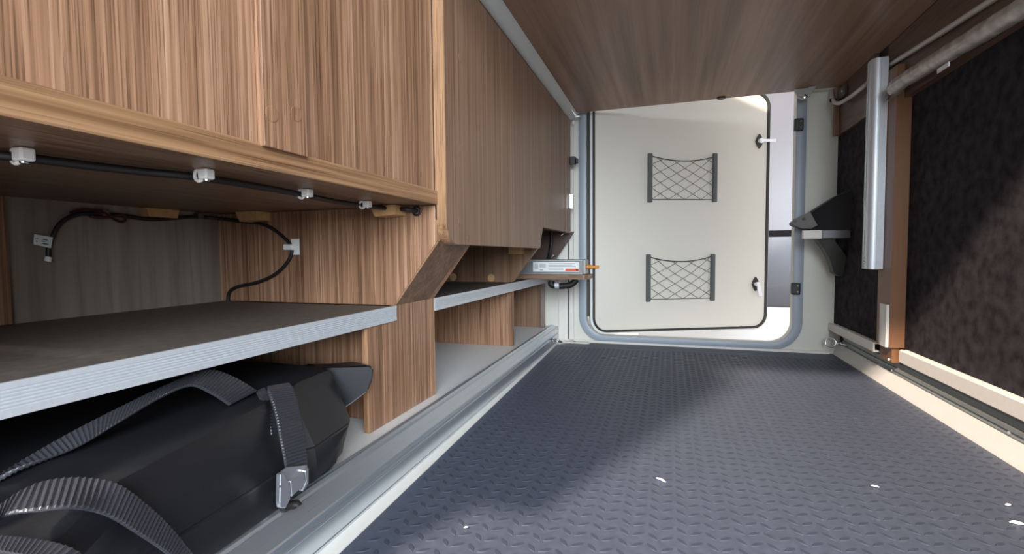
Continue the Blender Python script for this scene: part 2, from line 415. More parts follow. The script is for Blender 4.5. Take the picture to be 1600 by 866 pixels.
# elastic storage nets on the door
def net(corners, label):
    (tl, tr, br, bl) = [onD(*c, .006) for c in corners]
    root = emp('storage_net', D((bl[0]+br[0])/2, min(bl[1], br[1]), .005), label, 'storage net', 'elastic nets on the door')
    wb = .0215
    for a, b, s in ((tl, bl, 1), (tr, br, -1)):
        u = (a[0]+b[0])/2; own = B(); u0, u1 = sorted((u, u+s*wb))
        r0 = [(u0, b[1]), (u1, b[1]), (u1, a[1]), (u0, a[1])]
        pp = [own.verts.new(D(x, z, n)) for n in (.0045, .0165) for x, z in r0]
        for q in ((0, 1, 2, 3), (7, 6, 5, 4), (0, 4, 5, 1), (1, 5, 6, 2), (2, 6, 7, 3), (3, 7, 4, 0)): own.faces.new([pp[i] for i in q])
        bmesh.ops.bevel(own, geom=own.edges[:], offset=.002, segments=2, affect='EDGES')
        obj('side_bar', own, barm, root)
    uL = (tl[0]+bl[0])/2+wb*.9; uR_ = (tr[0]+br[0])/2-wb*.9; vt = min(tl[1], tr[1])-.012; vb = max(bl[1], br[1])+.012
    sag = .022; N_ = 5; M_ = 5
    def G(s, t):                            # s 0..1 across, t 0..1 up
        top = vt-sag*(1-(2*s-1)**2); return D(uL+(uR_-uL)*s, vb+(top-vb)*t, .012+.006*math.sin(math.pi*s))
    obj('top_cord', tube([G(i/20, 1) for i in range(21)], .0024, 6), netm, root, smooth=60)
    obj('bottom_cord', tube([G(i/20, 0) for i in range(21)], .0014, 6), netm, root, smooth=60)
    own = B(); NX = 3.8; NT = 3.7
    for dr in (1, -1):
        for k in range(-6, 12):
            pts = []
            for i in range(41):
                t = i/40; s = (k+dr*t*NT)/NX
                if -.001 <= s <= 1.001: pts.append(G(min(max(s, 0), 1), t))
            if len(pts) > 1: tube(pts, .0011, 5, own)
    obj('net_mesh', own, netm, root, smooth=60)
net([(1012, 240), (1121, 240), (1118, 316), (1011, 316.5)], 'upper grey elastic storage net on the cream door')
net([(1009, 397.5), (1117, 397), (1115, 470), (1009, 471.5)], 'lower grey elastic storage net on the cream door')
# black catches on the surround
for (px, py, lb) in ((1247, 196, 'upper black catch block on right side of door surround'), (1242, 451, 'lower black catch block on right side of door surround')):
    p = hY(YF-.016, px, py); r = emp('door_catch', (p.x, YF-.016, p.z-.02), lb, 'catch', 'black catches on the door surround')
    obj('catch_body', box(p.x-.017, p.x+.017, YF-.034, YF-.0165, p.z-.024, p.z+.024, .004), black, r)
    for s in (-.012, .012): obj('screw', disc((p.x+.006, YF-.034, p.z+s), (0, -1, 0), .0035, .001, 10), chrome, r)

# ================================================================== LEFT: RAILS, FLOOR, SHELVES
prof = [(0, .002), (0, .006), (-.0015, .007), (-.0015, .036), (0, .038), (0, .041), (-.002, .0425), (-.009, .0425), (-.009, .051), (-.002, .052), (-.003, .055), (-.0095, .064), (-.011, .063), (-.0125, .065), (-.020, .076), (-.022, .075),
        (-.0235, .080), (-.026, .0845), (-.0285, .0845), (-.0295, .078), (-.033, .078), (-.034, .0845), (-.036, .0845), (-.036, .002)]
rail = obj('lashing_rail', prism(prof, .08, 2.205, 1, shear=railX), mat('aluminium_rail', (.58, .62, .66), .28, .85), label='long aluminium lashing rail along the left cabinet foot', cat='rail')
prof = [(.6585, .046), (.6585, .093), (.6555, .093), (.6555, .084), (.652, .082), (.652, .076), (.6565, .074), (.6565, .066), (.652, .064), (.651, .056), (.6535, .054), (.6535, .050), (.650, .0475), (.650, .046)]
obj('lashing_rail', prism(prof, .08, 2.20, 1), alud, label='recessed grey lashing rail along the right skirting', cat='rail')
for i, (px, py) in enumerate(((1393.5, 584), (1577, 676))):
    p = hX(.650, px, py); obj('rail_screw', disc((.651, p.y, .052), (-1, 0, .3), .004, .0025, 10), chrome, label=['small screw head in right rail beside the brown post', 'small screw head in right rail at right photo edge'][i], cat='screw')
# ring bolts in the rails
def ringbolt(c, label, n, d):
    c = Vector(c); d = Vector(d); r = emp('ring_bolt', c, label, 'ring bolt')
    obj('ring', torus(c+d*.022, n, .0165, .0036), chrome, r, smooth=60)
    obj('shank', tube([c-d*.012, c+d*.004], .0042, 10), chrome, r, smooth=40)
    obj('nut', disc(c-d*.004, d, .011, .007, 6), chrome, r)
    return r
p = hX(railX(2.05)+.002, 868, 523)
ringbolt((railX(2.0)+.014, 2.0, .046), 'chrome ring bolt at the far end of the left rail', (.2, .5, 1), (1, .1, 0))
p = hX(.638, 1305, 537)
r_ = emp('ring_bolt', (.636, p.y, .070), 'chrome ring bolt at the far end of the right rail', 'ring bolt')
pc = hY(2.195, 1298, 535.5)
obj('ring', torus(pc, (CO-pc).normalized()+Vector((-.25, 0, 0)), .0180, .0032), chrome, r_, smooth=60)
ps = hY(2.19, 1308, 536.5); pe = hX(.652, 1324, 540)
obj('shank', tube([ps, pe], .0042, 10), chrome, r_, smooth=40); obj('nut', disc(ps.lerp(pe, .4), pe-ps, .008, .007, 6), chrome, r_)

obj('cabinet_floor', box(-1.035, -.499, .12, YF-.002, .0, .070), whitefl, label='white raised cabinet floor board behind the left rail', cat='floor board')

XS = -.55; ZS = .311
def shelf(name, ya, yb, label, edge_from, edge_to, xb=-1.0355):
    r = emp(name, ((XS+xb)/2, (ya+yb)/2, .283), label, 'shelf')
    obj('shelf_board', box(xb, XS-.004, ya, yb, .285, ZS-.001), shelfm, r)
    pts = [(XS-.0035, ZS)]; n = 6; z = ZS
    pts += [(XS, ZS), (XS, ZS-.006)]
    for i in range(n):
        z = ZS-.006-i*.0032; pts += [(XS-.0012, z-.0006), (XS-.0012, z-.0014), (XS, z-.002), (XS, z-.0032)]
    pts += [(XS, .2795), (XS-.0035, .2795)]
    obj('edge_profile', prism(pts, edge_from, edge_to, 1), alu, r)
    return r
sh1 = shelf('storage_shelf', .12, .8935, 'brown storage shelf with ribbed aluminium edge above the black bag', .12, .897)
sh2 = shelf('storage_shelf', 1.0745, 2.235, 'far storage shelf with plain aluminium edge behind the wooden column', 1.0745, 2.235)

obj('cabinet_side', prism([(-1.035, .0705), (-.565, .0705), (-.565, .5195), (-1.035, .5195)], .103, .1185, 1), wz, None, 'walnut near side panel closing the left compartments', 'panel')
obj('batten', box(-1.0355, -1.02, .462, .4945, ZS+.0005, .5195), wz, None, 'upright walnut batten on the back board at left photo edge', 'batten')
# column: front board, sloped board, two side panels
YD, YE = .895, 1.055
colm = emp('wooden_column', (-.56, .98, .07), 'walnut clad column with sloping shoulder between the two shelves', 'column')
obj('front_board', prism([(.797, .0705), (1.052, .0705), (1.052, ZS), (YD+.004, ZS), (YD+.004, .279), (.797, .279)], -.566, XS-.0005-.003, 0), wz, colm)
obj('edge_band', box(-.566, -.5537, .7955, .797, .0705, .279), wez, colm)
slope = lambda o: [(XS-.0035+o*.0, ZS), (-.449, .445), (-.463, .445), (XS-.018, ZS)]
obj('sloped_board', prism(slope(0), YD+.001, YE-.003, 1), wood('walnut_slope', 0, WD, .4, .7, 4.4), colm)
side1 = [(-1.035, ZS+.001), (-.556, ZS+.001), (-.4515, .447), (-.4515, .5195), (-1.035, .5195)]
obj('side_panel', prism(side1, YD, YD+.015, 1), wz, colm)
obj('side_panel', box(-1.035, -.5665, YD-.03, YD-.015, .0705, .2845), wz, colm)
side2 = [(-1.035, .0705), (-.5525, .0705), (-.5525, ZS), (-.449, .447), (-.449, .5195), (-1.035, .5195)]
obj('side_panel', prism(side2, YE-.002, YE+.016, 1), wz, colm)
# light edge bands on the column's slopes
def bandline(pts, y, nm='edge_band'):
    own = tube([Vector((a, y, b)) for a, b in pts], .0011, 6); return obj(nm, own, wez, colm)
bandline([(-.553, ZS), (-.449, .4455)], YD+.0005)
bandline([(-.5525, .0715), (-.5525, ZS-.004), (-.5505, ZS+.004), (-.449, .447)], YE+.0162)
bandline([(-.5532, .0715), (-.5532, ZS)], YE-.004)

# second divider, further back
div = emp('divider_panel', (-.75, 1.72, .07), 'walnut divider panel with slanted edge and round tan plugs under the far cladding', 'panel')
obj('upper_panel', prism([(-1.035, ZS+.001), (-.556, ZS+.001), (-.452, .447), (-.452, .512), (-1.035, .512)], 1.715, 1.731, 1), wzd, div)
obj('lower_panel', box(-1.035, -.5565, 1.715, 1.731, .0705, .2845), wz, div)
for (px, py) in ((767.5, 434.5), (708, 433)):
    p = hY(1.715, px, py); obj('screw_plug', disc((p.x, 1.715, max(p.z, .326)), (0, -1, 0), .0145, .0015), tan, div, label='round tan plug')
endp = emp('rear_divider', (-.8, 2.2, .07), 'dark walnut end panel below the far shelf against the far wall', 'panel')
obj('board', box(-1.035, -.575, 2.195, 2.21, .0705, .2845), wzd, endp); obj('edge_band', box(-.575, -.5545, 2.19, 2.212, .0705, .2845, .004), wood('walnut_grey_edge', 2, ((.16, .12, .10), (.20, .155, .125), (.24, .19, .16)), .4), endp)
# upper cabinet
XU = -.4485
uc = emp('wall_cabinet', (-.7, .5, .52), 'near walnut wall cabinet with tall fronts above the brown shelf', 'cabinet')
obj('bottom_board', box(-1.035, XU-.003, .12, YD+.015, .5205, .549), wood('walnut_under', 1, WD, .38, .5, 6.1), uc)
obj('bottom_edge', prism([(XU-.003, .5205), (XU-.001, .5205), (XU, .5225), (XU, .547), (XU-.001, .549), (XU-.003, .549)], .12, .893, 1), wey, uc, label='light walnut edge strip')
ysl = hX(XU, 403, 100).y; ysr = hX(XU+.008, 480, 120).y
obj('front_panel', box(XU-.018, XU-.004, .12, ysl, .5495, 1.33), wz, uc)
cs = obj('cover_strip', box(XU-.018, XU+.006, ysl+.0005, ysr, .546, 1.33, .001), wz, uc)
for (px, py) in ((425, 178), (463, 178)):
    p = hX(XU+.006, px, py); obj('screw_cap', disc((XU+.006, p.y, p.z), (1, 0, 0), .0095, .0006, 24), wz, cs)
obj('front_panel', box(XU-.020, XU-.007, ysr+.003, .893, .5495, 1.33), wz, uc)
obj('cabinet_end', box(-1.035, XU-.02, .12, .135, .5495, 1.33), wz, uc)
obj('cabinet_end', box(-1.035, XU-.021, .88, .893, .5495, 1.33), wz, uc)

# cladding panel over the far part
XC = -.43
cl = emp('cladding_panel', (XC, 1.5, .44), 'large walnut cladding panel with rounded lower corner left of the door', 'panel')
def clad(x0, x1):
    y0 = .897; yb = 1.652; ye = 2.08; r = .05
    pts = [(y0, 1.33), (y0, .44+r)]
    pts += [(y0+r-r*math.cos(R(a)), .44+r-r*math.sin(R(a))) for a in range(10, 91, 10)]
    r2 = .014; pts += [(yb-r2+r2*math.sin(R(a)), .437+r2-r2*math.cos(R(a))) for a in (0, 30, 60, 90)]
    pts += [(yb+.03, .512), (ye, .512), (ye, 1.33)]
    return pts
obj('board', prism(clad(0, 0), XC-.025, XC, 0), wzd, cl)
y0 = .8962; r = .0508
ep = [(y0, 1.33), (y0, .44+r-.0008)]+[(y0+r-r*math.cos(R(a)), .4392+r-r*math.sin(R(a))) for a in range(10, 81, 10)]
own = B(); rows = []
for i, (a, b) in enumerate(ep):
    q = ep[max(i-1, 0)]; r2_ = ep[min(i+1, len(ep)-1)]; t_ = Vector((0, r2_[0]-q[0], r2_[1]-q[1])).normalized(); n_ = Vector((0, -t_.z, t_.y))
    if n_.y > 0: n_ = -n_
    p_ = Vector((0, a, b)); rows.append([own.verts.new(v) for v in (Vector((XC-.0245, a, b)), Vector((XC-.0005, a, b)), Vector((XC-.0005, a, b))-n_*-.0012, Vector((XC-.0245, a, b))-n_*-.0012)])
for a, b in zip(rows, rows[1:]):
    for k in range(4): own.faces.new((a[k], a[(k+1) % 4], b[(k+1) % 4], b[k]))
own.faces.new(rows[0]); own.faces.new(rows[-1][::-1])
obj('edge_band', own, wez, cl, label='light walnut edge band')
for (px, py) in ((719, 90), (720, 233), (719, 346), (732, 372), (771, 376), (802, 379), (826, 380)):
    p = hX(XC, px, py)
    obj('screw_cap', disc((XC, p.y, p.z), (1, 0, 0), .009, .0008, 24), MATS['walnut_dull_z'], cl)
# narrow end strip of the cladding, proud of the panel, with catch and latch
es = emp('end_strip', (XC, 2.14, .51), 'narrow walnut end strip between cladding panel and white wall profile', 'panel')
ye = hX(XC+.004, 873, 300).y
obj('strip_board', box(XC-.017, XC+.004, 2.083, 2.178, .508, 1.33, .002), wzd, es)
p = hX(XC+.01, 893, 252); r_ = emp('push_catch', (XC+.004, 2.19, p.z), 'small black push catch on end strip left of door', 'catch')
obj('catch_body', box(XC+.0045, XC+.030, 2.15, 2.18, p.z-.018, p.z+.018, .003), black, r_); obj('catch_tip', box(XC+.030, XC+.040, 2.154, 2.176, p.z-.012, p.z+.010, .003), black, r_)
p = hX(XC+.006, 887, 313); r_ = emp('barrel_latch', (XC+.004, 2.18, p.z-.03), 'small chrome latch on end strip below the black catch', 'latch')
obj('plate', box(XC+.0045, XC+.009, 2.135, 2.172, p.z-.034, p.z+.034, .002), chrome, r_)
obj('knuckle', tube([(XC+.014, 2.160, p.z-.030), (XC+.014, 2.160, p.z+.030)], .008, 12), chrome, r_, smooth=40)
# dark slanted end brace behind the charger
br = emp('end_brace', (-.5, 2.19, .31), 'dark slanted brace board in the corner behind the charger', 'panel')
a1, a2, a3, a4 = hY(2.19, 850, 362), hY(2.19, 897, 362), hY(2.19, 868, 405), hY(2.19, 800, 405)
obj('board', prism([(a1.x, a1.z+.0), (a2.x, a2.z), (a3.x, a3.z), (a3.x-.06, .335), (a4.x, .335)], 2.19, 2.205, 1), mat('dark_brace', (.075, .045, .032), .5), br)
own = tube(smoothpath([hY(2.17, 860, 362), hY(2.168, 862, 375), hY(2.166, 860, 392), hY(2.172, 857, 404)], 6), .008, 8)
obj('hose', own, blackm, None, 'black hose running down in front of the dark brace', 'hose', smooth=60)
for i, (px, py) in enumerate(((877, 366), (862, 400))):
    p = hY(2.18, px, py); obj('hook', tube(smoothpath([p+Vector((-.010, 0, -.002)), p+Vector((0, -.004, -.006)), p+Vector((.012, 0, .004))], 5), .0028, 6), chrome, None, ['small bright hook under the end strip', 'small bright clamp at the lower end of black hose'][i], 'hook', smooth=60)

# charger on its little shelf
YC = 1.95
cs_ = emp('small_shelf', (-.45, YC+.05, .312), 'short walnut shelf with rounded end carrying the charger', 'shelf')
x1 = hY(YC-.02, 919, 433).x
pts = [(-1.034, YC-.02), (x1-.022, YC-.02)]+[(x1-.022+.022*math.sin(R(a)), YC+.002-.022*math.cos(R(a))) for a in (20, 45, 70, 90)]+[(x1, YC+.10), (-1.034, YC+.10)]
obj('board', prism(pts, .3125, .3305, 2), wood('walnut_x_dull', 0, WD, .4, .6, 8.8), cs_)
bx0 = hY(YC, 800, 420).x; bx1 = hY(YC, 915, 420).x
ch = emp('charger', ((bx0+bx1)/2, YC+.04, .331), 'flat grey metal charger with white and red label on small shelf', 'charger')
body = obj('case', box(bx0-.05, bx1-.012, YC, YC+.075, .331, .393, .002), mat('case_grey', (.24, .25, .25), .4, .5), ch)
for z in (.3345, .3885): obj('case_rib', box(bx0-.05, bx1-.012, YC-.0025, YC-.0002, z-.003, z+.003, .0008), alud, body)
obj('end_cap', box(bx1-.0118, bx1, YC-.001, YC+.076, .332, .392, .003), alud, ch)
l0, l1 = hY(YC, 833, 420).x, hY(YC, 905, 420).x; zt, zb = .3825, .343
lab = obj('label', box(l0, l1, YC-.0008, YC-.0002, zb, zt), paper, ch, label='white printed label with red field')
k0 = l0+(l1-l0)*.71
def plate(a, b, c, d, mt, nm): obj(nm, box(a, b, YC-.0012, YC-.00085, c, d), mt, lab)
plate(k0, l1-.002, zb+.002, zb+.012, red, 'red_field')
plate(l1-.012, l1-.006, zb+.004, zb+.010, black, 'print_mark')
for i in range(5):
    z = zt-.006-i*.0062
    if i < 3: plate(l0+(l1-l0)*.34, l0+(l1-l0)*(.92-.07*(i % 2)), z-.0010, z+.0010, ink, 'print_line')
    else: plate(l0+(l1-l0)*.34, l0+(l1-l0)*.66, z-.0010, z+.0010, ink, 'print_line')
plate(l0+.006, l0+.022, zb+.010, zt-.006, mat('pale_print', (.5, .51, .52), .6), 'print_mark'); plate(l0+.028, l0+(l1-l0)*.28, zb+.016, zt-.006, MATS['pale_print'], 'print_mark'); plate(l0+.03, l0+.044, zb+.005, zb+.009, ink, 'print_mark')
own = tube([(bx1+.0002, YC+.03, .362), (bx1+.012, YC+.03, .362), (bx1+.03, YC+.03, .361), (bx1+.05, YC+.03, .362)], .006, 10, rf=lambda t: .009-.003*t)
obj('plug', own, orange, ch, label='orange plug at the end', smooth=40)
# black grab handle and clip under the small shelf
own = tube(smoothpath([hY(YC+.04, 862, 439), hY(YC+.04, 862, 445), hY(YC+.04, 876, 447), hY(YC+.04, 892, 445), hY(YC+.04, 901, 436.5)], 6), .0135, 10)
gh = obj('hose_loop', own, blackm, None, 'black hose loop hanging under the small shelf', 'hose', smooth=60)
pc = hY(YC+.04, 871, 446); obj('hose_clip', tube([pc+Vector((-.009, 0, 0)), pc+Vector((.009, 0, 0))], .0155, 14), alu, None, 'silver clip around the black hose loop', 'clip', smooth=40)

# tan wooden corner blocks
for i, (px, py, yy) in enumerate(((606, 334, YD-.001), (395, 341, YD-.001))):
    p = hY(yy-.02, px, py)
    obj('corner_block', prism([(p.x-.03, .5195), (p.x+.03, .5195), (p.x+.03, .500), (p.x-.018, .497)], yy-.04, yy-.0005, 1), tan, None, ['tan corner block under cabinet, near the cable hole', 'tan corner block under cabinet, above the cable bend'][i], 'block', 'tan corner blocks')
p = hX(-1.03, 245, 335); obj('corner_block', prism([(p.y-.035, .5195), (p.y+.035, .5195), (p.y+.03, .502), (p.y-.03, .502)], -1.0355, -1.01, 0), tan, None, 'tan corner block on the back board behind black cable', 'block', 'tan corner blocks')
p = hY(1.70, 810, 392); obj('corner_block', box(p.x-.035, p.x+.02, 1.69, 1.7145, p.z-.012, p.z+.02), tan, None, 'tan corner block behind the lower edge of cladding panel', 'block', 'tan corner blocks')

# ================================================================== CABLES
zc = .5135
cp = [hZ(zc, -20, 242), hZ(zc, 25, 245), hZ(zc, 140, 259), hZ(zc, 230, 269), hZ(zc, 310, 277), hZ(zc, 400, 291), hZ(zc, 470, 304), hZ(zc, 520, 314), hZ(zc, 565, 321), hZ(zc, 610, 326)]
e = hY(YD-.004, 650, 329); cp += [Vector((e.x-.01, YD-.02, .511)), Vector((e.x, YD-.0005, .509))]
obj('cable', tube(smoothpath(cp, 6), .0046, 8), blackm, None, 'black cable clipped along the underside of wall cabinet', 'cable', smooth=60)
clips = [(25, 244, 'white cable clip under cabinet at left photo edge'), (311, 274, 'second white cable clip under cabinet from photo edge'), (471, 303, 'third white cable clip under cabinet from photo edge'), (566, 320, 'white cable clip under cabinet closest to the column')]
for px, py, lb in clips:
    p = hZ(zc, px, py); r = emp('cable_clip', (p.x, p.y, zc), lb, 'cable clip', 'white clips of the upper cable')
    obj('hook', torus((p.x, p.y, zc), (0, 1, 0), .0066, .0022, 16), white, r, smooth=60)
    obj('foot', box(p.x+.004, p.x+.018, p.y-.006, p.y+.006, .508, .5202, .002), white, r)
    obj('nail', disc((p.x+.011, p.y, .508), (0, 0, -1), .0035, .002, 10), chrome, r)
obj('cable_hole', torus((e.x, YD-.001, .509), (0, 1, 0), .0085, .0025, 16), blackm, None, 'dark grommet where cable enters the column', 'grommet', smooth=60)
# looped cable on the back board
xb = -1.026; yb = YD-.006
c2 = [hX(xb, 76, 402), hX(xb, 77, 385), hX(xb, 92, 352), hX(xb, 118, 336), hX(xb, 150, 334), hX(xb, 190, 337), hX(xb, 240, 343), hX(xb, 300, 339), hX(xb+.01, 335, 341)]
c2 += [hY(yb, 375, 346), hY(yb, 412, 351), hY(yb, 440, 368), hY(yb, 456, 388), hY(yb, 449, 410), hY(yb, 428, 430), hY(yb, 400, 442), hY(yb, 372, 448), hY(yb, 359, 456), hY(yb, 356, 470)]
obj('cable', tube(smoothpath(c2, 6), .0040, 8), blackm, None, 'dark looped cable on the back board above brown shelf', 'cable', smooth=60)
own = tube(smoothpath([hX(xb+.006, q[0], q[1]) for q in ((110, 333), (130, 328), (160, 332), (185, 346), (196, 344), (190, 336), (165, 340), (140, 338))], 6), .0028, 6)
obj('cable', own, mat('dark_red_cable', (.05, .012, .010), .5), None, 'thin dark red cable loop at the top of back board', 'cable', smooth=60)
p = hX(xb, 77, 406); obj('cable_end', tube([hX(xb, 76, 402), hX(xb, 74, 409)], .005, 8), white, None, 'pale connector at the lower cable end on back board', 'connector', smooth=40)
# small printed tag hanging on it
a, b, c, d = [hX(xb+.008, *q) for q in ((53, 366), (82, 371), (79, 388), (52, 382))]
own = B(); nrm = Vector((.0012, 0, 0)); q0 = [own.verts.new(v) for v in (a, b, c, d)]; q1 = [own.verts.new(v+nrm) for v in (a, b, c, d)]
own.faces.new(q0); own.faces.new(q1[::-1])
for i in range(4): own.faces.new((q0[i], q0[(i+1) % 4], q1[(i+1) % 4], q1[i]))
tg = obj('cable_tag', own, mat('tag_paper', (.62, .70, .70), .6), None, 'small pale printed tag on the cable at far left', 'tag')
for (u0, u1, v) in ((.10, .22, .35), (.10, .2, .6), (.45, .72, .3), (.40, .60, .48), (.45, .78, .68)):
    def Q(u, v): return a.lerp(b, u).lerp(d.lerp(c, u), v)+Vector((.0014, 0, 0))
    own = B(); own.faces.new([own.verts.new(Q(*z)) for z in ((u0, v), (u1, v), (u1, v+.09), (u0, v+.09))]); bmesh.ops.solidify(own, geom=own.faces[:], thickness=.0002)
    obj('print_line', own, ink, tg)
# white adhesive clip on the column side
p = hY(YD, 462, 386); r = emp('cable_clip', (p.x, YD, p.z-.02), 'white square adhesive clip holding the looped cable on the column side', 'cable clip')
obj('base', box(p.x-.010, p.x+.012, YD-.004, YD-.0003, p.z-.018, p.z+.018, .001), white, r); obj('hook', box(p.x-.024, p.x+.001, YD-.013, YD-.0042, p.z-.007, p.z+.006, .002), white, r)
for i, (px, py) in enumerate(((160, 333), (309, 338))):
    p = hX(-1.03, px, py); obj('cable_clip', box(-1.0355, -1.018, p.y-.006, p.y+.006, p.z-.006, p.z+.007, .002), mat('dark_clip', (.10, .07, .055), .5), None, ['dark little clip on the back board at the red loop', 'dark little clip on the back board beside the tan block'][i], 'cable clip')

# ================================================================== BAG
bag = emp('storage_bag', (-.7, .45, .0715), 'large black padded bag lying under the brown shelf', 'bag')
ST = [  # y, front bottom x, crease x, ridge x, ridge z
    (.150, -.460, -.440, -.418, .190), (.205, -.466, -.450, -.438, .196), (.237, -.468, -.455, -.449, .201), (.262, -.469, -.458, -.460, .208), (.295, -.471, -.462, -.469, .219), (.40, -.472, -.468, -.490, .221), (.50, -.478, -.476, -.514, .221),
    (.535, -.484, -.486, -.528, .220), (.545, -.496, -.498, -.540, .216), (.565, -.486, -.486, -.530, .222), (.60, -.492, -.492, -.545, .223), (.66, -.512, -.500, -.552, .223), (.685, -.535, -.515, -.556, .222), (.70, -.55, -.53, -.57, .215)]
own = B(); rows = []
for (y, xf, xc, xr, zr) in ST:
    xq = min(-.508, xf-.010)
    sec = [(xq-.02, .0715), (xq-.004, .0735), (xq, .087), (xf-.006, .0885), (xf-.001, .093), (xf+.003, .110), (xc, .138), (xc-.0018, .1405), (xc-.0005, .143),
           (xr+.012, zr-.022), (xr+.006, zr-.008), (xr, zr), (xr-.010, zr+.003), (xr-.035, zr+.004), (-.70, zr+.006), (-.86, zr+.004), (-.91, zr-.03), (-.92, .0715)]
    rows.append([own.verts.new((a, y, b)) for a, b in sec])
for a, b in zip(rows, rows[1:]):
    for k in range(len(a)): own.faces.new((a[k], a[(k+1) % len(a)], b[(k+1) % len(a)], b[k]))
own.faces.new(rows[0]); own.faces.new(rows[-1][::-1])
obj('bag_body', own, bagm, bag, smooth=32)
# end flap towards the column
own = B()
fl = [(-.600, .700, .221), (-.560, .700, .221), (-.520, .748, .219), (-.514, .757, .213), (-.516, .757, .190), (-.524, .752, .168), (-.556, .705, .138), (-.600, .70, .138)]
q0 = [own.verts.new(p) for p in fl]; q1 = [own.verts.new((p[0]-.05, p[1]+.028, p[2]-.002)) for p in fl]
own.faces.new(q0); own.faces.new(q1[::-1])
for i in range(8): own.faces.new((q0[i], q0[(i+1) % 8], q1[(i+1) % 8], q1[i]))
bmesh.ops.bevel(own, geom=own.edges[:], offset=.004, segments=2, affect='EDGES')
obj('end_flap', own, bagm, bag, smooth=40)
# straps
def off(p, dx): return p+Vector((dx, 0, 0))
Lp = [hX(-.545, 417, 606), hX(-.527, 418, 612), hX(-.503, 428, 642), hX(-.482, 436, 680), hX(-.472, 443, 716), hX(-.468, 448, 745)]
Rp = [hX(-.545, 452, 600), hX(-.527, 458, 608), hX(-.503, 466, 634), hX(-.483, 472, 668), hX(-.473, 478, 705), hX(-.469, 480, 733)]
ribbon(Lp, Rp, .003, 'strap', bag)
# short strap piece folded under it
Lp = [hX(-.56, 399, 613), hX(-.535, 404, 622), hX(-.515, 415, 640), hX(-.495, 423, 680)]; Rp = [hX(-.56, 414, 607), hX(-.537, 418, 614), hX(-.517, 426, 636), hX(-.497, 434, 680)]
ribbon(Lp, Rp, .002, 'strap', bag)
# arched carrying strap
Lp = [hX(-.60, -40, 770), hX(-.58, 20, 731), hX(-.575, 100, 682), hX(-.57, 190, 636), hX(-.57, 262, 602), hX(-.575, 322, 579), hX(-.568, 362, 588), hX(-.552, 402, 611)]
Rp = [hX(-.59, -40, 774), hX(-.57, 25, 735), hX(-.56, 115, 702), hX(-.555, 180, 664), hX(-.555, 250, 622), hX(-.555, 297, 604), hX(-.548, 330, 616), hX(-.538, 358, 634)]
ribbon(Lp, Rp, .003, 'carry_strap', bag)
# near strap over the front
Lp = [hZ(.232, -12, 800), hZ(.236, 30, 770), hZ(.236, 75, 752), hZ(.231, 130, 748), hX(-.455, 185, 758), hX(-.449, 235, 795), hX(-.446, 270, 830), hX(-.446, 310, 880)]
Rp = [hZ(.226, -12, 828), hZ(.229, 10, 806), hZ(.229, 60, 799), hZ(.224, 115, 795), hX(-.440, 165, 806), hX(-.438, 215, 835), hX(-.438, 255, 862), hX(-.44, 290, 890)]
ribbon(Lp, Rp, .003, 'strap', bag)
Lp = [hZ(.208, -5, 838), hZ(.208, 60, 845), hZ(.204, 110, 858), hX(-.41, 150, 885)]; Rp = [hZ(.206, -15, 862), hZ(.206, 40, 872), hZ(.202, 80, 884), hX(-.40, 120, 905)]
ribbon(Lp, Rp, .003, 'strap', bag)
# cam buckle
bx = -.462
def bk(px, py, o=0): return hX(bx+o, px, py)
def plate3(pts, th, nm, par):
    own = B(); q0 = [own.verts.new(p) for p in pts]; q1 = [own.verts.new(p+Vector((th, 0, 0))) for p in pts]; k = len(pts)
    own.faces.new(q0); own.faces.new(q1[::-1])
    for i in range(k): own.faces.new((q0[i], q0[(i+1) % k], q1[(i+1) % k], q1[i]))
    bmesh.ops.bevel(own, geom=own.edges[:], offset=.0009, segments=1, affect='EDGES')
    return obj(nm, own, mat('buckle_metal', (.62, .64, .67), .32, .9), par)
bk_root = plate3([bk(432, 741), bk(446, 730), bk(477, 727), bk(477, 755), bk(448, 777), bk(433, 780)], .004, 'buckle', bag)
plate3([bk(431, 741, .004), bk(436, 738, .004), bk(447, 757, .004), bk(447, 779, .004), bk(440, 793, .004), bk(432, 793, .004), bk(430, 785, .004)], .007, 'buckle_cheek', bk_root)
plate3([bk(449, 752, .004), bk(470, 737, .004), bk(474, 755, .004), bk(451, 776, .004)], .005, 'buckle_cam', bk_root)
plate3([bk(471, 736, .004), bk(477, 730, .004), bk(477, 754, .004), bk(468, 768, .004), bk(466, 766, .004), bk(474, 753, .004)], .006, 'buckle_cheek', bk_root)
p = bk(438, 760, .0112); obj('rivet', disc(p, (1, 0, 0), .0018, .001, 10), chrome, bk_root)
own = tube([bk(441, 795, -.012), bk(452, 790, -.010), bk(464, 788, -.004), bk(466, 792, -.002)], .006, 8); obj('strap_end', own, blackm, bag, smooth=60)

# ================================================================== RIGHT SIDE
post = emp('wooden_post', (.64, 1.74, .07), 'reddish brown wooden post standing against dark carpet wall', 'post')
wp = wood('brown_post', 2, ((.165, .075, .030), (.195, .090, .038), (.205, .092, .042)), .45, .5, 2.0, .4, .1)
obj('post_board', box(.622, .6595, 1.694, 1.790, .1302, .955, .001), wp, post)
obj('post_foot', box(.6305, .6495, 1.70, 1.784, .0855, .130), wp, post)
obj('foot_screw', disc((.6305, 1.715, .092), (-1, 0, 0), .004, .003, 10), white, post)
p = hX(.618, 1371, 416); obj('packing_block', box(.612, .622, 1.785, 1.83, p.z-.012, p.z+.012), tan, None, 'small brown packing block below the aluminium channel', 'block')
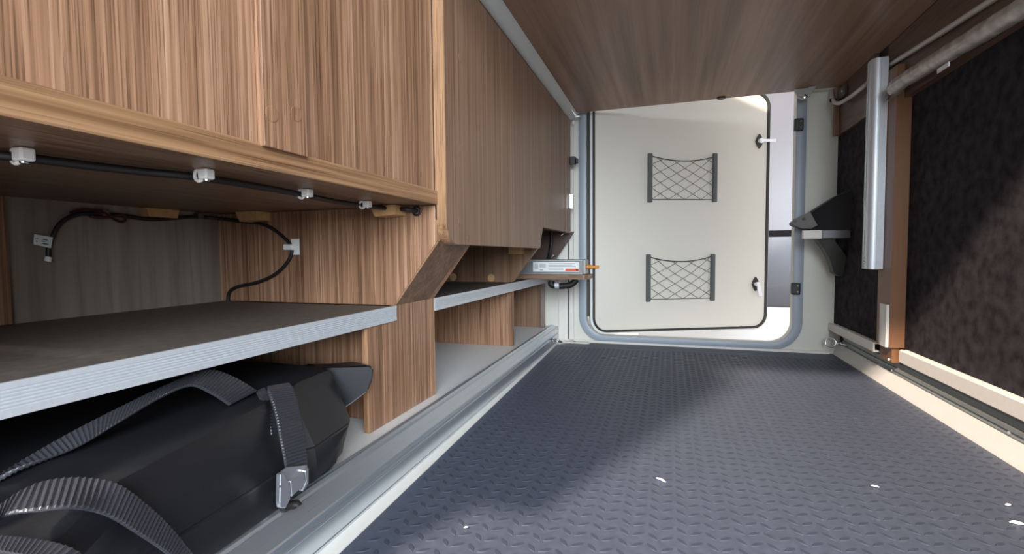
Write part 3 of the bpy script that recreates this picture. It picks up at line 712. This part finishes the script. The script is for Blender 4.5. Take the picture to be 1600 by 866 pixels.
# aluminium upright
ua = emp('aluminium_upright', (.59, 1.76, .36), 'vertical aluminium channel fixed to the brown post', 'channel')
zb = .362
cpts = [(.581, 1.792), (.581, 1.774)]+[(.599-.018*math.cos(R(a)), 1.774-.019*math.sin(R(a))) for a in range(15, 91, 15)]+[(.6215, 1.755), (.6215, 1.792)]
own = prism(cpts, zb, 1.0, 2); obj('channel', own, alu, ua, smooth=40)
obj('channel_lip', box(.602, .6212, 1.7515, 1.7547, zb, .996, .0008), alu, ua)
obj('rear_lip', box(.5785, .5808, 1.784, 1.792, zb, .996, .0005), alud, ua)
st = obj('sticker', box(.5798, .5808, 1.772, 1.7835, zb+.010, zb+.042), paper, ua, label='small white printed sticker')
for i in range(3): obj('print_line', box(.5794, .5797, 1.7735, 1.782, zb+.014+i*.009, zb+.0165+i*.009), ink, st)
# white upright clip strip low on the post
pa = hX(.618, 1377, 474); pb = hX(.618, 1377, 537); ya_ = hX(.618, 1387, 510).y
obj('white_strip', prism([(.6135, ya_), (.6213, ya_), (.6213, pa.y+.006), (.6165, pa.y+.006), (.6135, pa.y-.012)], .131, pa.z, 2), ivory, None, 'short upright white cover strip at the foot of brown post', 'strip')
# wooden fascia beam under the bed board
fa = emp('fascia_beam', (.64, 1.4, .86), 'brown wooden fascia beam along the top of the right wall', 'beam')
wf = wood('fascia_brown', 1, ((.10, .052, .034), (.13, .068, .045), (.16, .088, .060)), .42, .5, 5)
obj('beam_near', prism([(.640, .956), (.640, 1.049), (.6595, 1.049), (.6595, .956)], 1.6937, 1.865, 1), wf, fa)
obj('beam_near', prism([(.640, .858), (.640, 1.049), (.6595, 1.049), (.6595, .858)], .3, 1.6935, 1), wf, fa)
obj('beam_far', prism([(.622, .866), (.622, 1.049), (.6360, 1.049), (.6360, .866)], 1.868, 2.21, 1), wf, fa)
obj('beam_end', box(.606, .6215, 2.19, 2.212, .866, 1.049), wood('fascia_end', 2, WD, .5, 1, 1), fa)
# tube wrapped in plastic film
own = tube(smoothpath([(.618, 1.692, .884), (.612, 1.672, .886), (.611, 1.6, .885), (.611, 1.4, .874), (.611, 1.2, .862), (.611, .9, .848), (.611, .5, .83)], 10), .021, 14, rf=lambda t: .020+.0008*math.sin(t*90)*math.sin(t*37+1))
wt = obj('wrapped_tube', own, film, None, 'round bar wrapped in crinkled clear film below the fascia beam', 'bar', smooth=60)
own = B()
for k in range(9):
    a = 2*math.pi*k/9; c = Vector((.614, 1.690, .884)); d = Vector((0, math.cos(a)*.018, math.sin(a)*.018)); e2 = c+d*1.2+Vector((-.012, .006, -.012))
    own.faces.new([own.verts.new(v) for v in (c+d, c+d*.4+Vector((-.004, 0, 0)), e2, e2+Vector((.004, .006, .002)))])
bmesh.ops.solidify(own, geom=own.faces[:], thickness=.0006)
obj('film_frill', own, film, wt)
obj('film_sticker', box(.587, .589, *sorted((hX(.588, 1483, 100).y, hX(.588, 1465, 110).y)), hX(.588, 1475, 105).z-.005, hX(.588, 1475, 105).z+.005), paper, wt, label='small pale sticker')
# white support rod
rp_ = [hX(.600, 1300, 146), hX(.597, 1302, 157), hX(.597, 1309, 161.5), hX(.599, 1320, 157), hX(.602, 1340, 143), hX(.607, 1350, 134.5), hX(.629, 1368, 119), hX(.631, 1385, 105), hX(.631, 1460, 58), hX(.631, 1550, 0), hX(.625, 1620, -44)]
rp_[0] = hX(.606, 1299, 142)
obj('support_rod', tube(smoothpath(rp_, 6), .0072, 10), mat('rod_white', (.55, .50, .47), .35), None, 'white bent support rod under the right side of bed board', 'rod', smooth=60)
# rod bracket
p = hX(.606, 1309, 149); rb = emp('rod_bracket', (.618, p.y, p.z), 'dark metal bracket holding the bent rod end', 'bracket')
obj('bracket_plate', box(.612, .6215, p.y-.055, p.y+.018, p.z-.016, p.z+.026, .002), mat('dark_metal', (.09, .075, .07), .35, .6), rb)
obj('rod_collar', torus(rp_[1], (0, 1, -.6), .0105, .0028, 16), black, bpy.data.objects['support_rod'], smooth=60)
obj('bracket_screw', disc((.612, p.y-.03, p.z+.006), (-1, 0, 0), .0045, .002, 10), chrome, rb)
# pivot hinge at far right of bed board
p = hY(2.17, 1253, 146); hg = emp('pivot_hinge', (p.x, 2.17, p.z), 'grey pivot hinge under the far right of bed board', 'hinge')
gp = mat('grey_hinge', (.40, .39, .37), .45)
q = [(p.x-.026, 1.0495), (p.x+.030, 1.0495), (p.x+.034, 1.03), (p.x+.022, 1.013), (p.x+.004, 1.008), (p.x-.014, 1.018)]
obj('hinge_plate', prism(q, 2.165, 2.18, 1), gp, hg)
own = B(); a = hY(2.155, 1258, 151); b = hY(2.155, 1272, 133); d = (b-a).normalized(); nn = Vector((-d.z, 0, d.x))*.010
q0 = [a+nn-d*.004, a-nn-d*.004, b-nn, b+nn]; v0 = [own.verts.new(v) for v in q0]; v1 = [own.verts.new(v+Vector((0, .009, 0))) for v in q0]
own.faces.new(v0); own.faces.new(v1[::-1])
for i in range(4): own.faces.new((v0[i], v0[(i+1) % 4], v1[(i+1) % 4], v1[i]))
obj('hinge_arm', own, gp, hg); obj('hinge_pin', disc((a.x, 2.155, a.z), (0, -1, 0), .0075, .004, 16, dome=.001), chrome, hg)
# grey corner profile along the left edge of the board
own = prism([(-.427, 1.0495), (-.400, 1.0495), (-.396, 1.045), (-.402, 1.034), (-.414, 1.022), (-.425, 1.016), (-.4285, 1.016), (-.4285, 1.0495)], .40, 2.19, 1)
gr_ = obj('corner_profile', own, greyrod, None, 'grey corner profile between bed board and left cladding', 'profile', smooth=30)
obj('profile_end', box(-.4275, -.375, 2.1905, 2.1965, 1.030, 1.036, .001), chrome, gr_)
pz = .999; obj('end_hook', box(-.420, -.411, 2.19, 2.199, 1.0, 1.016, .002), white, gr_)

# black folding bracket on the far end of right wall
bk_ = emp('folding_bracket', (.62, 2.18, .27), 'black folding wedge bracket with metal bar on right wall beside door', 'bracket')
def bp3(px, py, y): return hY(y, px, py)
own = B()
fr = [bp3(1241, 346, 2.16), bp3(1266, 333, 2.14), bp3(1310, 305, 2.10), bp3(1333, 296, 2.08), bp3(1337, 318, 2.08), bp3(1337, 362, 2.08), bp3(1290, 362, 2.10), bp3(1262, 359, 2.14), bp3(1241, 351, 2.16)]
bk2 = [v+Vector((.0, .09 if i in (0, 8) else .07, 0)) for i, v in enumerate(fr)]
q0 = [own.verts.new(v) for v in fr]; q1 = [own.verts.new(v) for v in bk2]; own.faces.new(q0); own.faces.new(q1[::-1])
for i in range(9): own.faces.new((q0[i], q0[(i+1) % 9], q1[(i+1) % 9], q1[i]))
bmesh.ops.bevel(own, geom=own.edges[:], offset=.003, segments=2, affect='EDGES')
obj('shell', own, mat('gloss_black', (.006, .006, .007), .42, spec=.15), bk_, smooth=35)
own = B(); q = [bp3(1240, 343, 2.150), bp3(1266, 331, 2.130), bp3(1274, 345, 2.118), bp3(1281, 358, 2.118), bp3(1254, 357, 2.140), bp3(1240, 350, 2.150)]
q0 = [own.verts.new(v) for v in q]; q1 = [own.verts.new(v+Vector((0, .014, 0))) for v in q]; own.faces.new(q0); own.faces.new(q1[::-1])
for i in range(6): own.faces.new((q0[i], q0[(i+1) % 6], q1[(i+1) % 6], q1[i]))
nose = obj('nose_plate', own, mat('nose_grey', (.13, .125, .12), .4), bk_, label='dark grey nose plate with two holes')
for (px, py) in ((1243.5, 346), (1256, 342)):
    p = hY(2.134, px, py); obj('hole', disc((p.x, 2.1445 if px < 1250 else 2.1325, p.z), (0, -1, 0), .0055, .003, 12), black, nose)
x0_, x1_, xm_ = bp3(1254, 366, 2.095).x, bp3(1341, 366, 2.095).x, bp3(1284, 366, 2.095).x; zt_, zb_ = bp3(1300, 360, 2.095).z, bp3(1300, 372.5, 2.095).z
obj('bar', box(xm_+.0005, min(x1_, .635), 2.085, 2.105, zb_, zt_, .001), mat('bar_grey', (.20, .20, .215), .4, .5), bk_, label='dark grey flat bar')
obj('bar_end', box(x0_, xm_-.003, 2.083, 2.107, zb_-.001, zt_+.001, .001), ivory, bk_, label='pale end piece of the bar'); obj('bar_ring', box(xm_-.0028, xm_, 2.082, 2.108, zb_-.002, zt_+.002), chrome, bk_)
own = B(); rows = []
arc = [((1276, 374), (1303, 374)), ((1287, 388), (1312, 385)), ((1295, 402), (1321, 398)), ((1300, 415), (1328, 411)), ((1303, 427), (1333, 422)), ((1312, 432), (1334, 432))]
for i, (l, r) in enumerate(arc):
    y = 2.10+.012*i; a = hY(y, *l); b = hY(y, *r); rows.append([own.verts.new(v) for v in (a, b, b+Vector((0, .05, 0)), a+Vector((0, .05, 0)))])
for a, b in zip(rows, rows[1:]):
    for k in range(4): own.faces.new((a[k], a[(k+1) % 4], b[(k+1) % 4], b[k]))
own.faces.new(rows[0][::-1]); own.faces.new(rows[-1])
bmesh.ops.bevel(own, geom=own.edges[:], offset=.002, segments=1, affect='EDGES')
obj('curved_arm', own, mat('arm_grey', (.055, .058, .05), .5), bk_, smooth=40, label='curved dark grey arm')

# ================================================================== CRUMBS
cr = [(1033, 750, .010, .0030, 'curved white shaving on the mat in the middle foreground'), (1367, 760, .006, .0024, 'tiny white crumb on mat right of the middle'), (1588, 817, .008, .004, 'white crumb on the mat at lower right photo corner'), (1575, 789, .004, .003, 'tiny pale crumb on the mat near right photo edge'), (728, 824, .003, .002, 'tiny pale speck on the mat at lower left near rail')]
for i, (px, py, l, wd, lb) in enumerate(cr):
    p = hZ(.003, px, py); a = R(-30+i*17); d = Vector((math.cos(a), math.sin(a), 0)); s = Vector((-d.y, d.x, 0))
    obj('crumb', tube(smoothpath([p-d*l, p-d*l*.3+s*l*.18, p+d*l*.4+s*l*.05, p+d*l-s*l*.2], 4), wd*.5, 6, rf=lambda t: wd*(.25+.45*math.sin(math.pi*min(max(t, .05), .95)))), mat('crumb_white', (.85, .84, .80), .6), None, lb, 'crumb', 'crumbs on the mat', smooth=60)
